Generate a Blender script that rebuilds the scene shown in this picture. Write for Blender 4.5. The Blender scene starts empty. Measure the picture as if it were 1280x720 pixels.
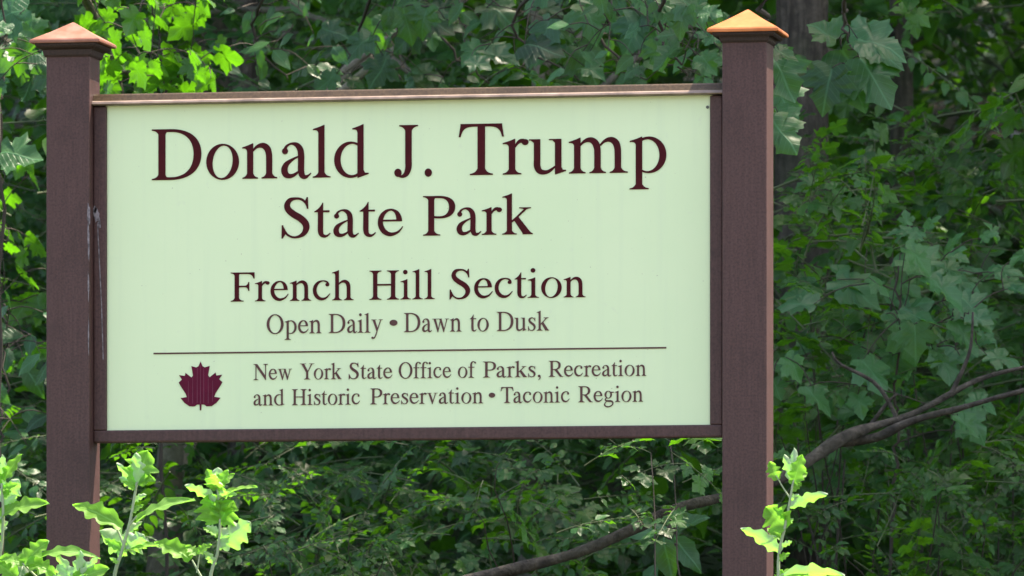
import bpy, bmesh, math, random
import numpy as np
from mathutils import Vector, Matrix
from mathutils.geometry import delaunay_2d_cdt

R = math.radians
scene = bpy.context.scene
COL = scene.collection
rng = np.random.default_rng(11)
random.seed(11)

# ------------------------------------------------------------------ camera, sky, sun, exposure
FPX, HOR = 9000.0, 975.0                      # focal length and horizon row in photo pixels
YAW = R(10.8)
VDIR = Vector((-math.sin(YAW), math.cos(YAW), 0))
RDIR = Vector((math.cos(YAW), math.sin(YAW), 0))
CAM = Vector((2.94, -14.30, 0.0))
cd = bpy.data.cameras.new('camera')
cam = bpy.data.objects.new('camera', cd)
COL.objects.link(cam)
cam.location = CAM
cam.rotation_euler = (R(90), 0, YAW)
cd.sensor_width = 36.0
cd.lens = 36.0 * FPX / 1280
cd.shift_y = (HOR - 360) / 1280
cd.clip_start, cd.clip_end = 0.1, 600
cd.dof.use_dof = True
cd.dof.focus_distance = 14.5
cd.dof.aperture_fstop = 18
scene.camera = cam

SUN_EL, SUN_AZ = R(64), R(40)                 # azimuth measured from +x towards +y
sd = Vector((math.cos(SUN_AZ) * math.cos(SUN_EL), math.sin(SUN_AZ) * math.cos(SUN_EL), math.sin(SUN_EL)))
w = bpy.data.worlds.new('World')
scene.world = w
w.use_nodes = True
nt = w.node_tree
bg = nt.nodes['Background']
sky = nt.nodes.new('ShaderNodeTexSky')
sky.sky_type = 'NISHITA'
sky.sun_disc = False
sky.sun_elevation = SUN_EL
sky.sun_rotation = R(90) - SUN_AZ
sky.air_density, sky.dust_density, sky.ozone_density = 1.0, 3.0, 0.6
nt.links.new(sky.outputs[0], bg.inputs[0])
bg.inputs[1].default_value = 0.15
sl = bpy.data.lights.new('sun', 'SUN')
sl.energy = 4.2
sl.angle = R(0.5)
sl.color = (1.0, 0.94, 0.84)
so = bpy.data.objects.new('sun', sl)
COL.objects.link(so)
so.rotation_euler = (-sd).to_track_quat('-Z', 'Y').to_euler()

scene.view_settings.view_transform = 'Standard'
scene.view_settings.look = 'None'
scene.view_settings.gamma = 1
scene.view_settings.use_curve_mapping = False
scene.view_settings.exposure = 1.96
scene.view_settings.use_white_balance = True
scene.view_settings.white_balance_temperature = 7300
scene.view_settings.white_balance_tint = 14
cy = scene.cycles
cy.use_denoising = True
cy.max_bounces, cy.diffuse_bounces, cy.glossy_bounces, cy.transmission_bounces = 6, 4, 2, 4
cy.caustics_reflective = cy.caustics_refractive = False
cy.sample_clamp_indirect = 6.0


def at(px, py, Y):
    """the point of the place at distance row Y (world y) on the photo's sight line"""
    d = VDIR + RDIR * ((px - 640) / FPX) + Vector((0, 0, 1)) * ((HOR - py) / FPX)
    t = (Y - CAM.y) / d.y
    return CAM + d * t


def mpp(Y, px=640):                            # metres per photo pixel at row Y
    d = VDIR + RDIR * ((px - 640) / FPX)
    return (Y - CAM.y) / d.y / FPX


def ground_z(x, y):
    x = np.asarray(x, float); y = np.asarray(y, float)
    z = np.where(y < 0, -0.45 + 0.08 * y, -0.45 + 0.13 * y)
    z = np.where(y < -14, -1.57 + 0 * y, z)
    z = np.where(y > 8, 0.59 + 0.22 * (y - 8), z)
    return z + 0.05 * np.sin(1.3 * x + 0.7 * y) + 0.04 * np.sin(2.9 * x - 1.9 * y + 1)


# ------------------------------------------------------------------ materials
def new_mat(name):
    m = bpy.data.materials.new(name)
    m.use_nodes = True
    return m, m.node_tree, m.node_tree.nodes['Principled BSDF']


def N(nt, kind, **kw):
    n = nt.nodes.new(kind)
    for k, v in kw.items():
        setattr(n, k, v)
    return n


def mixc(nt, fac, a, b, blend='MIX'):
    n = nt.nodes.new('ShaderNodeMix')
    n.data_type = 'RGBA'
    n.blend_type = blend
    for sock, val in ((n.inputs[0], fac), (n.inputs[6], a), (n.inputs[7], b)):
        if hasattr(val, 'is_linked') or hasattr(val, 'links'):
            nt.links.new(val, sock)
        elif isinstance(val, (tuple, list)):
            sock.default_value = (*val, 1) if len(val) == 3 else val
        else:
            sock.default_value = val
    return n.outputs[2]


def ramp(nt, src, a, b):
    n = nt.nodes.new('ShaderNodeMapRange')
    n.inputs[1].default_value, n.inputs[2].default_value = a, b
    nt.links.new(src, n.inputs[0])
    return n.outputs[0]


def noise(nt, scale, detail=4, vec=None, rough=0.55):
    n = nt.nodes.new('ShaderNodeTexNoise')
    n.inputs['Scale'].default_value = scale
    n.inputs['Detail'].default_value = detail
    n.inputs['Roughness'].default_value = rough
    if vec is not None:
        nt.links.new(vec, n.inputs['Vector'])
    return n.outputs[0]


def objvec(nt, scale=(1, 1, 1)):
    tc = nt.nodes.new('ShaderNodeTexCoord')
    mp = nt.nodes.new('ShaderNodeMapping')
    mp.inputs['Scale'].default_value = scale
    nt.links.new(tc.outputs['Object'], mp.inputs[0])
    return mp.outputs[0]


def bump(nt, bsdf, h, strength, dist=0.002):
    b = nt.nodes.new('ShaderNodeBump')
    b.inputs['Strength'].default_value = strength
    b.inputs['Distance'].default_value = dist
    nt.links.new(h, b.inputs['Height'])
    nt.links.new(b.outputs[0], bsdf.inputs['Normal'])


def paint_wood(name, a, b, rough=0.5, wear=(0.20, 0.17, 0.15), dark=0.55):
    m, nt, p = new_mat(name)
    v = objvec(nt, (30, 30, 1.4))
    n1 = noise(nt, 6, 8, v, 0.65)
    n2 = noise(nt, 7, 6, objvec(nt), 0.7)
    n3 = noise(nt, 220, 2, objvec(nt))
    n4 = noise(nt, 1.0, 6, objvec(nt, (60, 60, 3.0)), 0.6)
    c = mixc(nt, ramp(nt, n1, .35, .7), a, b)
    c = mixc(nt, ramp(nt, n2, .5, .75), c, tuple(x * 0.66 for x in a))
    c = mixc(nt, ramp(nt, n3, .40, .70), c, mixc(nt, 1.0, c, (0.62, 0.62, 0.62), 'MULTIPLY'))
    c = mixc(nt, ramp(nt, n4, .68, .74), c, tuple(x * dark for x in a))
    c = mixc(nt, ramp(nt, n2, .72, .86), c, wear)
    nt.links.new(c, p.inputs['Base Color'])
    p.inputs['Roughness'].default_value = rough
    p.inputs['Specular IOR Level'].default_value = 0.36
    bump(nt, p, n1, 0.5, 0.0015)
    return m


M = {}
M['brown'] = paint_wood('brown_paint', (0.066, 0.030, 0.0270), (0.090, 0.043, 0.0395), 0.55)
M['shadow_molding'] = paint_wood('painted_shadow_molding', (0.026, 0.014, 0.012), (0.04, 0.022, 0.019), 0.6)  # near-black colour paints in the shadow under the cap overhang
M['rail'] = paint_wood('weathered_brown_rail', (0.055, 0.034, 0.016), (0.085, 0.055, 0.027), 0.36)

m, nt, p = new_mat('pale_green_board')
n1 = noise(nt, 3.0, 5, objvec(nt))
n2 = noise(nt, 26, 3, objvec(nt))
n3 = noise(nt, 1.0, 5, objvec(nt, (38, 1, 1.3)))
n4 = noise(nt, 160, 2, objvec(nt))
c = mixc(nt, ramp(nt, n1, .3, .7), (0.615, 0.75, 0.462), (0.655, 0.77, 0.49))
c = mixc(nt, ramp(nt, n2, .66, .78), c, (0.60, 0.70, 0.47))
c = mixc(nt, ramp(nt, n3, .52, .80), c, (0.605, 0.725, 0.468))
c = mixc(nt, ramp(nt, n4, .73, .77), c, (0.42, 0.46, 0.30))
nt.links.new(c, p.inputs['Base Color'])
p.inputs['Roughness'].default_value = 0.45
M['panel'] = m

def plain(name, col, rough=0.5, metal=0.0, jitter=0.12, sc=40, spec=0.5):
    m, nt, p = new_mat(name)
    n1 = noise(nt, sc, 4, objvec(nt))
    c = mixc(nt, ramp(nt, n1, .35, .65), tuple(x * (1 - jitter) for x in col), tuple(min(1, x * (1 + jitter)) for x in col))
    nt.links.new(c, p.inputs['Base Color'])
    p.inputs['Roughness'].default_value = rough
    p.inputs['Metallic'].default_value = metal
    p.inputs['Specular IOR Level'].default_value = spec
    return m

M['lip_highlight'] = plain('painted_lip_highlight', (0.20, 0.148, 0.12), 0.5, 0, 0.35, 25)  # lighter colour paints in the sky light caught along the rail lip
M['screw'] = plain('dark_screw', (0.10, 0.11, 0.09), 0.4, 0.8)
M['maroon'] = plain('maroon_letter', (0.055, 0.004, 0.0065), 0.6, spec=0.12)
M['maroon_soft'] = plain('brown_letter', (0.105, 0.050, 0.046), 0.6, spec=0.12)
M['emblem'] = plain('maroon_emblem', (0.105, 0.006, 0.026), 0.6, spec=0.12)
M['emblem_line'] = plain('maroon_emblem_vein', (0.16, 0.035, 0.065), 0.6, spec=0.12)
M['streak'] = plain('pale_streak', (0.155, 0.135, 0.145), 0.7, 0, 0.55, 120)

def copper(name, a, b, metal, rough):
    m, nt, p = new_mat(name)
    n1 = noise(nt, 30, 5, objvec(nt)); n2 = noise(nt, 9, 4, objvec(nt))
    c = mixc(nt, ramp(nt, n1, .35, .7), a, b)
    c = mixc(nt, ramp(nt, n2, .5, .75), c, tuple(x * 0.7 for x in a))
    nt.links.new(c, p.inputs['Base Color'])
    p.inputs['Metallic'].default_value = metal
    p.inputs['Roughness'].default_value = rough
    bump(nt, p, n1, 0.15, 0.001)
    return m


M['copper'] = copper('copper', (0.46, 0.135, 0.036), (0.58, 0.21, 0.075), 0.4, 0.42)
M['copper_dull'] = copper('dull_copper', (0.22, 0.085, 0.052), (0.32, 0.155, 0.115), 0.3, 0.5)


def leaf_mat(name, dark, light, yellow, trans, tfac=0.35, rough=0.42, vein=0.35, under=None, spec=0.5):
    """colour per leaf from the 'tint' attribute (r: dark..light, g: towards yellow); veins from the leaf's own UV"""
    m, nt, p = new_mat(name)
    at_ = N(nt, 'ShaderNodeAttribute', attribute_name='tint')
    sep = N(nt, 'ShaderNodeSeparateColor')
    nt.links.new(at_.outputs['Color'], sep.inputs[0])
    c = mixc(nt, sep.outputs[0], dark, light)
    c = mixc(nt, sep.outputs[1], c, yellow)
    mott = noise(nt, 35, 3, objvec(nt))
    c = mixc(nt, ramp(nt, mott, .35, .75), c, mixc(nt, 1.0, c, (0.72, 0.75, 0.7), 'MULTIPLY'))
    uv = N(nt, 'ShaderNodeTexCoord')
    sx = N(nt, 'ShaderNodeSeparateXYZ')
    nt.links.new(uv.outputs['UV'], sx.inputs[0])
    ax = N(nt, 'ShaderNodeMath', operation='ABSOLUTE')
    nt.links.new(sx.outputs[0], ax.inputs[0])
    # side veins: stripes of (v - 0.9|u|)
    mu = N(nt, 'ShaderNodeMath', operation='MULTIPLY'); mu.inputs[1].default_value = 0.9
    nt.links.new(ax.outputs[0], mu.inputs[0])
    su = N(nt, 'ShaderNodeMath', operation='SUBTRACT')
    nt.links.new(sx.outputs[1], su.inputs[0]); nt.links.new(mu.outputs[0], su.inputs[1])
    m7 = N(nt, 'ShaderNodeMath', operation='MULTIPLY'); m7.inputs[1].default_value = 7.0
    nt.links.new(su.outputs[0], m7.inputs[0])
    fr = N(nt, 'ShaderNodeMath', operation='PINGPONG'); fr.inputs[1].default_value = 0.5
    nt.links.new(m7.outputs[0], fr.inputs[0])
    side = ramp(nt, fr.outputs[0], .07, .0)
    mid = ramp(nt, ax.outputs[0], .03, .008)
    mx = N(nt, 'ShaderNodeMath', operation='MAXIMUM')
    nt.links.new(side, mx.inputs[0]); nt.links.new(mid, mx.inputs[1])
    vf = N(nt, 'ShaderNodeMath', operation='MULTIPLY'); vf.inputs[1].default_value = vein
    nt.links.new(mx.outputs[0], vf.inputs[0])
    c = mixc(nt, vf.outputs[0], c, tuple(min(1, x * 1.9 + 0.02) for x in light))
    if under:
        ge = N(nt, 'ShaderNodeNewGeometry')
        c = mixc(nt, ge.outputs['Backfacing'], c, under)
    nt.links.new(c, p.inputs['Base Color'])
    p.inputs['Roughness'].default_value = rough
    p.inputs['Specular IOR Level'].default_value = spec
    b = N(nt, 'ShaderNodeBump'); b.inputs['Strength'].default_value = 0.35; b.inputs['Distance'].default_value = 0.003
    nt.links.new(mx.outputs[0], b.inputs['Height']); nt.links.new(b.outputs[0], p.inputs['Normal'])
    tr = N(nt, 'ShaderNodeBsdfTranslucent')
    tc = mixc(nt, sep.outputs[1], trans, tuple(min(1, x * 1.35) for x in trans))
    nt.links.new(tc, tr.inputs[0])
    ms = N(nt, 'ShaderNodeMixShader'); ms.inputs[0].default_value = tfac
    nt.links.new(p.outputs[0], ms.inputs[1]); nt.links.new(tr.outputs[0], ms.inputs[2])
    out = nt.nodes['Material Output']
    nt.links.new(ms.outputs[0], out.inputs[0])
    return m


M['leaf_maple'] = leaf_mat('maple_leaf', (0.004, 0.019, 0.010), (0.038, 0.138, 0.060), (0.065, 0.165, 0.007), (0.11, 0.40, 0.010), 0.36, 0.42, 0.42, spec=0.42)
M['leaf_under'] = leaf_mat('understory_leaf', (0.0035, 0.017, 0.007), (0.029, 0.116, 0.032), (0.060, 0.140, 0.007), (0.10, 0.34, 0.010), 0.38, 0.42, 0.3, spec=0.40)
M['leaf_canopy'] = leaf_mat('canopy_leaf', (0.025, 0.06, 0.02), (0.05, 0.11, 0.03), (0.08, 0.14, 0.02), (0.16, 0.34, 0.03), 0.35)
M['leaf_sprig'] = leaf_mat('young_poplar_leaf', (0.105, 0.275, 0.030), (0.165, 0.345, 0.075), (0.155, 0.33, 0.025), (0.22, 0.60, 0.055), 0.45, 0.5, 0.42, under=(0.46, 0.58, 0.40), spec=0.3)
M['sprig_stem'] = plain('pale_green_stem', (0.26, 0.33, 0.19), 0.6)
M['twig'] = plain('brown_twig', (0.034, 0.027, 0.019), 0.85)
M['green_twig'] = plain('green_twig', (0.06, 0.085, 0.035), 0.7)


def bark_mat(name, a, b, moss=(0.05, 0.07, 0.03), mfac=0.5, zs=1.4):
    m, nt, p = new_mat(name)
    v = objvec(nt, (11, 11, zs))
    n1 = noise(nt, 3.2, 8, v, 0.65)
    n2 = noise(nt, 3.5, 4, objvec(nt))
    n3 = noise(nt, 40, 4, objvec(nt))
    c = mixc(nt, ramp(nt, n1, .38, .62), a, b)
    c = mixc(nt, ramp(nt, n3, .3, .8), c, tuple(x * 0.7 for x in a))
    f = N(nt, 'ShaderNodeMath', operation='MULTIPLY'); f.inputs[1].default_value = mfac
    nt.links.new(ramp(nt, n2, .45, .65), f.inputs[0])
    c = mixc(nt, f.outputs[0], c, moss)
    nt.links.new(c, p.inputs['Base Color'])
    p.inputs['Roughness'].default_value = 0.9
    bump(nt, p, n1, 1.0, 0.02)
    return m


M['bark'] = bark_mat('furrowed_bark', (0.032, 0.025, 0.019), (0.17, 0.142, 0.112))
M['bark_pale'] = bark_mat('pale_mossy_bark', (0.13, 0.12, 0.09), (0.24, 0.22, 0.17), (0.10, 0.12, 0.06), 0.6, 5)
M['bark_limb'] = bark_mat('limb_bark', (0.020, 0.016, 0.012), (0.105, 0.090, 0.073), (0.05, 0.06, 0.03), 0.4, 9)

m, nt, p = new_mat('forest_floor')
n1 = noise(nt, 0.8, 6, objvec(nt)); n2 = noise(nt, 14, 6, objvec(nt)); n3 = noise(nt, 60, 3, objvec(nt))
c = mixc(nt, ramp(nt, n2, .35, .65), (0.020, 0.016, 0.010), (0.055, 0.040, 0.024))
c = mixc(nt, ramp(nt, n3, .5, .7), c, (0.03, 0.045, 0.015))
c = mixc(nt, ramp(nt, n1, .45, .6), c, (0.035, 0.065, 0.02))
nt.links.new(c, p.inputs['Base Color'])
p.inputs['Roughness'].default_value = 0.95
bump(nt, p, n2, 1.0, 0.03)
M['floor'] = m


# ------------------------------------------------------------------ object helpers
def tag(o, label=None, cat=None, group=None, kind=None):
    if label: o['label'] = label
    if cat: o['category'] = cat
    if group: o['group'] = group
    if kind: o['kind'] = kind
    return o


def empty(name, loc, label, cat, group=None):
    o = bpy.data.objects.new(name, None)
    o.empty_display_size = 0.1
    COL.objects.link(o)
    o.location = loc
    return tag(o, label, cat, group)


def link_mesh(name, me, parent=None):
    o = bpy.data.objects.new(name, me)
    COL.objects.link(o)
    if parent is not None:
        o.parent = parent
        if parent.type == 'EMPTY':
            me.transform(Matrix.Translation(-parent.location))
    return o


class Soup:
    """triangles with a material index, a per-vertex tint and a leaf uv"""
    def __init__(s):
        s.V, s.F, s.MI, s.T, s.U, s.n = [], [], [], [], [], 0

    def add(s, V, F, mi=0, tint=(0.5, 0.0), uv=None):
        V = np.asarray(V, np.float32); F = np.asarray(F, np.int32)
        k = len(V)
        s.V.append(V); s.F.append(F + s.n)
        s.MI.append(np.full(len(F), mi, np.int32) if np.isscalar(mi) else np.asarray(mi, np.int32))
        t = np.asarray(tint, np.float32)
        s.T.append(np.tile(t, (k, 1)) if t.ndim == 1 else t)
        s.U.append(np.zeros((k, 2), np.float32) + np.array([0.3, 0.05], np.float32) if uv is None else np.asarray(uv, np.float32))
        s.n += k

    def arrays(s):
        return (np.concatenate(s.V), np.concatenate(s.F), np.concatenate(s.MI), np.concatenate(s.T), np.concatenate(s.U))

    def mesh(s, name, mats, smooth=True):
        V, F, MI, T, U = s.arrays()
        me = bpy.data.meshes.new(name)
        me.vertices.add(len(V)); me.vertices.foreach_set('co', V.ravel())
        me.loops.add(len(F) * 3); me.loops.foreach_set('vertex_index', F.ravel())
        me.polygons.add(len(F))
        me.polygons.foreach_set('loop_start', np.arange(0, len(F) * 3, 3, dtype=np.int32))
        me.polygons.foreach_set('loop_total', np.full(len(F), 3, np.int32))
        for mt in mats: me.materials.append(mt)
        me.polygons.foreach_set('material_index', MI)
        me.polygons.foreach_set('use_smooth', np.full(len(F), smooth))
        ul = me.uv_layers.new(name='leaf')
        ul.data.foreach_set('uv', U[F.ravel()].ravel())
        ca = me.color_attributes.new('tint', 'FLOAT_COLOR', 'POINT')
        C = np.ones((len(V), 4), np.float32); C[:, :2] = T; C[:, 2] = 0
        ca.data.foreach_set('color', C.ravel())
        me.update(calc_edges=True)
        me.validate()
        return me


def rot_from(d, nrm):
    """matrix whose y axis is d and z axis is close to nrm"""
    y = np.array(d, float); y /= np.linalg.norm(y)
    x = np.cross(y, np.array(nrm, float)); x /= (np.linalg.norm(x) + 1e-9)
    z = np.cross(x, y)
    return np.stack([x, y, z], 1)


def tube(P, rad, seg=6, wob=0.0, cap=True):
    P = np.asarray(P, float); rad = np.asarray(rad, float) * np.ones(len(P))
    n = len(P)
    T = np.gradient(P, axis=0); T /= np.linalg.norm(T, axis=1)[:, None]
    ref = np.array([0.3, 0.9, 0.1]) if abs(T[0][2]) > 0.8 else np.array([0, 0, 1.0])
    V = []
    a = np.arange(seg) * 2 * math.pi / seg
    for i in range(n):
        u = np.cross(T[i], ref); u /= np.linalg.norm(u); v = np.cross(T[i], u)
        r = rad[i] * (1 + wob * rng.normal(size=seg))
        V.append(P[i] + (np.cos(a) * r)[:, None] * u + (np.sin(a) * r)[:, None] * v)
    V = np.concatenate(V)
    F = []
    for i in range(n - 1):
        for j in range(seg):
            k = (j + 1) % seg
            p, q, r_, s_ = i * seg + j, i * seg + k, (i + 1) * seg + k, (i + 1) * seg + j
            F += [(p, q, r_), (p, r_, s_)]
    if cap:
        for b in (0, (n - 1) * seg):
            for j in range(1, seg - 1):
                F.append((b, b + j, b + j + 1))
    return V, np.array(F)


def smooth_path(pts, n):
    P = np.asarray(pts, float)
    t = np.linspace(0, len(P) - 1, n)
    out = []
    for x in t:
        i = min(int(x), len(P) - 2); f = x - i
        p0, p1, p2, p3 = P[max(i - 1, 0)], P[i], P[i + 1], P[min(i + 2, len(P) - 1)]
        out.append(0.5 * ((2 * p1) + (p2 - p0) * f + (2 * p0 - 5 * p1 + 4 * p2 - p3) * f ** 2 + (3 * p1 - p0 - 3 * p2 + p3) * f ** 3))
    return np.array(out)


# ------------------------------------------------------------------ leaf templates: base at origin, length 1 along +y, face up +z
def leaf_maple(detail=True):
    if detail:
        half = [(0.03, -0.02), (0.16, -0.10), (0.30, -0.09), (0.44, 0.00), (0.36, 0.07), (0.33, 0.14), (0.47, 0.17), (0.50, 0.27), (0.66, 0.40),
                (0.52, 0.45), (0.47, 0.55), (0.37, 0.52), (0.27, 0.50), (0.28, 0.60), (0.34, 0.69), (0.24, 0.75), (0.14, 0.87)]
    else:
        half = [(0.10, -0.07), (0.42, 0.02), (0.34, 0.14), (0.62, 0.40), (0.40, 0.46), (0.20, 0.48), (0.28, 0.68)]
    pts = [(0, 0)] + half + [(0, 1.0)] + [(-x, y) for x, y in reversed(half)]
    c = (0.0, 0.34)
    n = len(pts)
    if not detail:
        return np.array([c] + pts, float), np.array([(0, 1 + i, 1 + (i + 1) % n) for i in range(n)])
    inner = [(c[0] + (x - c[0]) * .55, c[1] + (y - c[1]) * .55) for x, y in pts]
    P = np.array([c] + inner + pts, float)
    F = [(0, 1 + i, 1 + (i + 1) % n) for i in range(n)]
    for i in range(n):
        j = (i + 1) % n
        F += [(1 + i, 1 + n + i, 1 + n + j), (1 + i, 1 + n + j, 1 + j)]
    return P, np.array(F)


def leaf_ovate(rows=6, wid=0.30, tooth=0.0):
    ys = np.linspace(0, 1, rows)
    P, F = [], []
    for i, y in enumerate(ys):
        wv = wid * math.sin(math.pi * min(1, y * 1.02 + 0.02) ** 0.8) ** 0.8 if 0 < i < rows - 1 else 0.006
        wv *= 1 + tooth * (1 if i % 2 else -1)
        P += [(-wv, y), (0, y), (wv, y)]
    for i in range(rows - 1):
        for j in range(2):
            a = i * 3 + j
            F += [(a, a + 1, a + 4), (a, a + 4, a + 3)]
    return np.array(P), np.array(F)


LEAVES = {'maple': [leaf_maple(True)], 'maple_far': [leaf_maple(False)],
          'ovate': [leaf_ovate(7, 0.30), leaf_ovate(9, 0.27, 0.08)], 'ovate_far': [leaf_ovate(4, 0.30)]}


def leaf3d(kind):
    P, F = LEAVES[kind][rng.integers(len(LEAVES[kind]))]
    x, y = P[:, 0] * rng.uniform(0.85, 1.12), P[:, 1]
    droop, fold, cup = rng.uniform(0.05, 0.45), rng.uniform(-0.08, 0.38), rng.uniform(-0.1, 0.5)
    z = -droop * y ** 2 + fold * np.abs(x) - cup * x * x + 0.05 * np.sin(9 * x + 7 * y + rng.uniform(0, 6)) + rng.uniform(-.12, .12) * x
    return np.stack([x, y, z], 1), F, P


def add_leaf(soup, kind, base, d, nrm, size, tint, mi=0):
    V, F, uv = leaf3d(kind)
    soup.add((V * size) @ rot_from(d, nrm).T + np.asarray(base), F, mi, tint, uv)


def spray(kind, n, L, size, angle=58, droop=0.5, opposite=True):
    """a leafy twig along +y, leaf faces roughly +z"""
    s = Soup()
    sag = rng.uniform(0.05, 0.3) * L
    side = rng.uniform(-0.12, 0.12) * L
    P = np.array([(side * t * t, L * t, -sag * t * t) for t in np.linspace(0, 1, 6)])
    V, F = tube(P, np.linspace(0.010, 0.003, 6) * (L / 0.7) * 0.6, 4)
    s.add(V, F, 1)
    k = 0
    for t in np.linspace(0.22, 1.0, n):
        base = np.array((side * t * t, L * t, -sag * t * t))
        for sgn in ((-1, 1) if opposite else ((-1, 1)[k % 2],)):
            k += 1
            a = R(angle + rng.normal() * 16) * (1 - 0.55 * max(0, t - 0.75) / 0.25)
            tilt = rng.uniform(-0.1, droop)
            d = np.array((sgn * math.sin(a), math.cos(a), -tilt))
            nrm = np.array((rng.normal() * 0.28 + sgn * 0.1, rng.normal() * 0.28 + 0.25, 1))
            sz = size * rng.uniform(0.6, 1.15)
            pet = base + d / np.linalg.norm(d) * sz * 0.35
            V, F = tube(np.array([base, base * .5 + pet * .5 + (0, 0, .003), pet]), 0.0013, 3, cap=False)
            s.add(V, F, 1)
            add_leaf(s, kind, pet, d, nrm, sz, (rng.uniform(0, 1), max(0, rng.normal() * 0.16)))
    return s.arrays()


SPR = {
    'maple': [spray('maple', 4, 0.45, 0.125) for _ in range(10)],
    'maple_small': [spray('maple', 4, 0.32, 0.075) for _ in range(8)],
    'maple_far': [spray('maple_far', 5, 0.65, 0.14) for _ in range(8)],
    'ovate': [spray('ovate', 8, 0.5, 0.085, opposite=False) for _ in range(10)],
    'ovate_small': [spray('ovate', 8, 0.32, 0.05, opposite=True) for _ in range(8)],
    'ovate_far': [spray('ovate_far', 9, 0.6, 0.10, opposite=True) for _ in range(8)],
}


def put_spray(soup, kind, pos, d, nrm, sc=1.0, dt=0.0, dy=0.0):
    V, F, MI, T, U = SPR[kind][rng.integers(len(SPR[kind]))]
    T = T.copy()
    T[:, 0] = np.clip(T[:, 0] + dt, 0, 1); T[:, 1] = np.clip(T[:, 1] + dy, 0, 1)
    soup.add((V * sc) @ rot_from(d, nrm).T + np.asarray(pos), F, MI, T, U)


# ------------------------------------------------------------------ serif lettering, drawn in a 1000-unit em
def bez(p0, p1, p2, p3=None, n=10):
    t = np.linspace(0, 1, n)[:, None]
    p0, p1, p2 = map(lambda q: np.array(q, float), (p0, p1, p2))
    if p3 is None:
        return (1 - t) ** 2 * p0 + 2 * t * (1 - t) * p1 + t * t * p2
    p3 = np.array(p3, float)
    return (1 - t) ** 3 * p0 + 3 * t * (1 - t) ** 2 * p1 + 3 * t * t * (1 - t) * p2 + t ** 3 * p3


class G:
    def __init__(s): s.p = []
    def poly(s, *pts):
        q = []
        for a in pts:
            a = np.asarray(a, float)
            q += [a] if a.ndim == 1 else list(a)
        s.p.append(np.array(q)); return s
    def box(s, x0, y0, x1, y1): return s.poly((x0, y0), (x1, y0), (x1, y1), (x0, y1))
    def pair(s, A, B):
        for i in range(len(A) - 1): s.poly(A[i], A[i + 1], B[i + 1], B[i])
        return s
    def ring(s, co, ro, ci, ri, a0=0, a1=360, tilt=0, n=40):
        a = np.radians(np.linspace(a0, a1, n)); tl = math.radians(tilt)
        A = np.stack([co[0] + ro[0] * np.cos(a), co[1] + ro[1] * np.sin(a)], 1)
        x, y = ri[0] * np.cos(a - tl), ri[1] * np.sin(a - tl)
        B = np.stack([ci[0] + x * math.cos(tl) - y * math.sin(tl), ci[1] + x * math.sin(tl) + y * math.cos(tl)], 1)
        return s.pair(A, B)
    def dot(s, x, y, r, ry=None, n=18):
        a = np.linspace(0, 2 * math.pi, n, endpoint=False)
        return s.poly(np.stack([x + r * np.cos(a), y + (ry or r) * np.sin(a)], 1))
    def stroke(s, *pts, n=7):
        P = smooth_path(pts, (len(pts) - 1) * n + 1)
        T = np.gradient(P[:, :2], axis=0); T /= np.linalg.norm(T, axis=1)[:, None]
        nn = np.stack([-T[:, 1], T[:, 0]], 1) * P[:, 2:3] / 2
        return s.pair(P[:, :2] + nn, P[:, :2] - nn)
    def foot(s, x0, x1, l, r, y=0, t=15, b=70, up=1):
        f = lambda pts: [(a, y + up * c) for a, c in pts]
        R_ = bez((r, t), (x1 + (r - x1) * .25, t + 6), (x1, b), n=6); L_ = bez((x0, b), (x0 - (x0 - l) * .25, t + 6), (l, t), n=6)
        pts = [(l, 0), (r, 0)] + [tuple(q) for q in R_] + [tuple(q) for q in L_]
        return s.poly(*f(pts))
    def head(s, x0, x1, l, r, y, t=15, b=70): return s.foot(x0, x1, l, r, y, t, b, -1)
    def flag(s, x0, x1, y, xl, drop=52):
        return s.poly((x1, y), (x1 - 8, y), bez((x1 - 8, y), (x1 - 60, y - 25), (xl, y - drop), n=5)[1:], (xl, y - drop - 15),
                      bez((xl, y - drop - 15), (x0 - 5, y - drop - 8), (x0, y - drop - 55), n=6)[1:], (x0, y - 160), (x1, y - 160))


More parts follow.
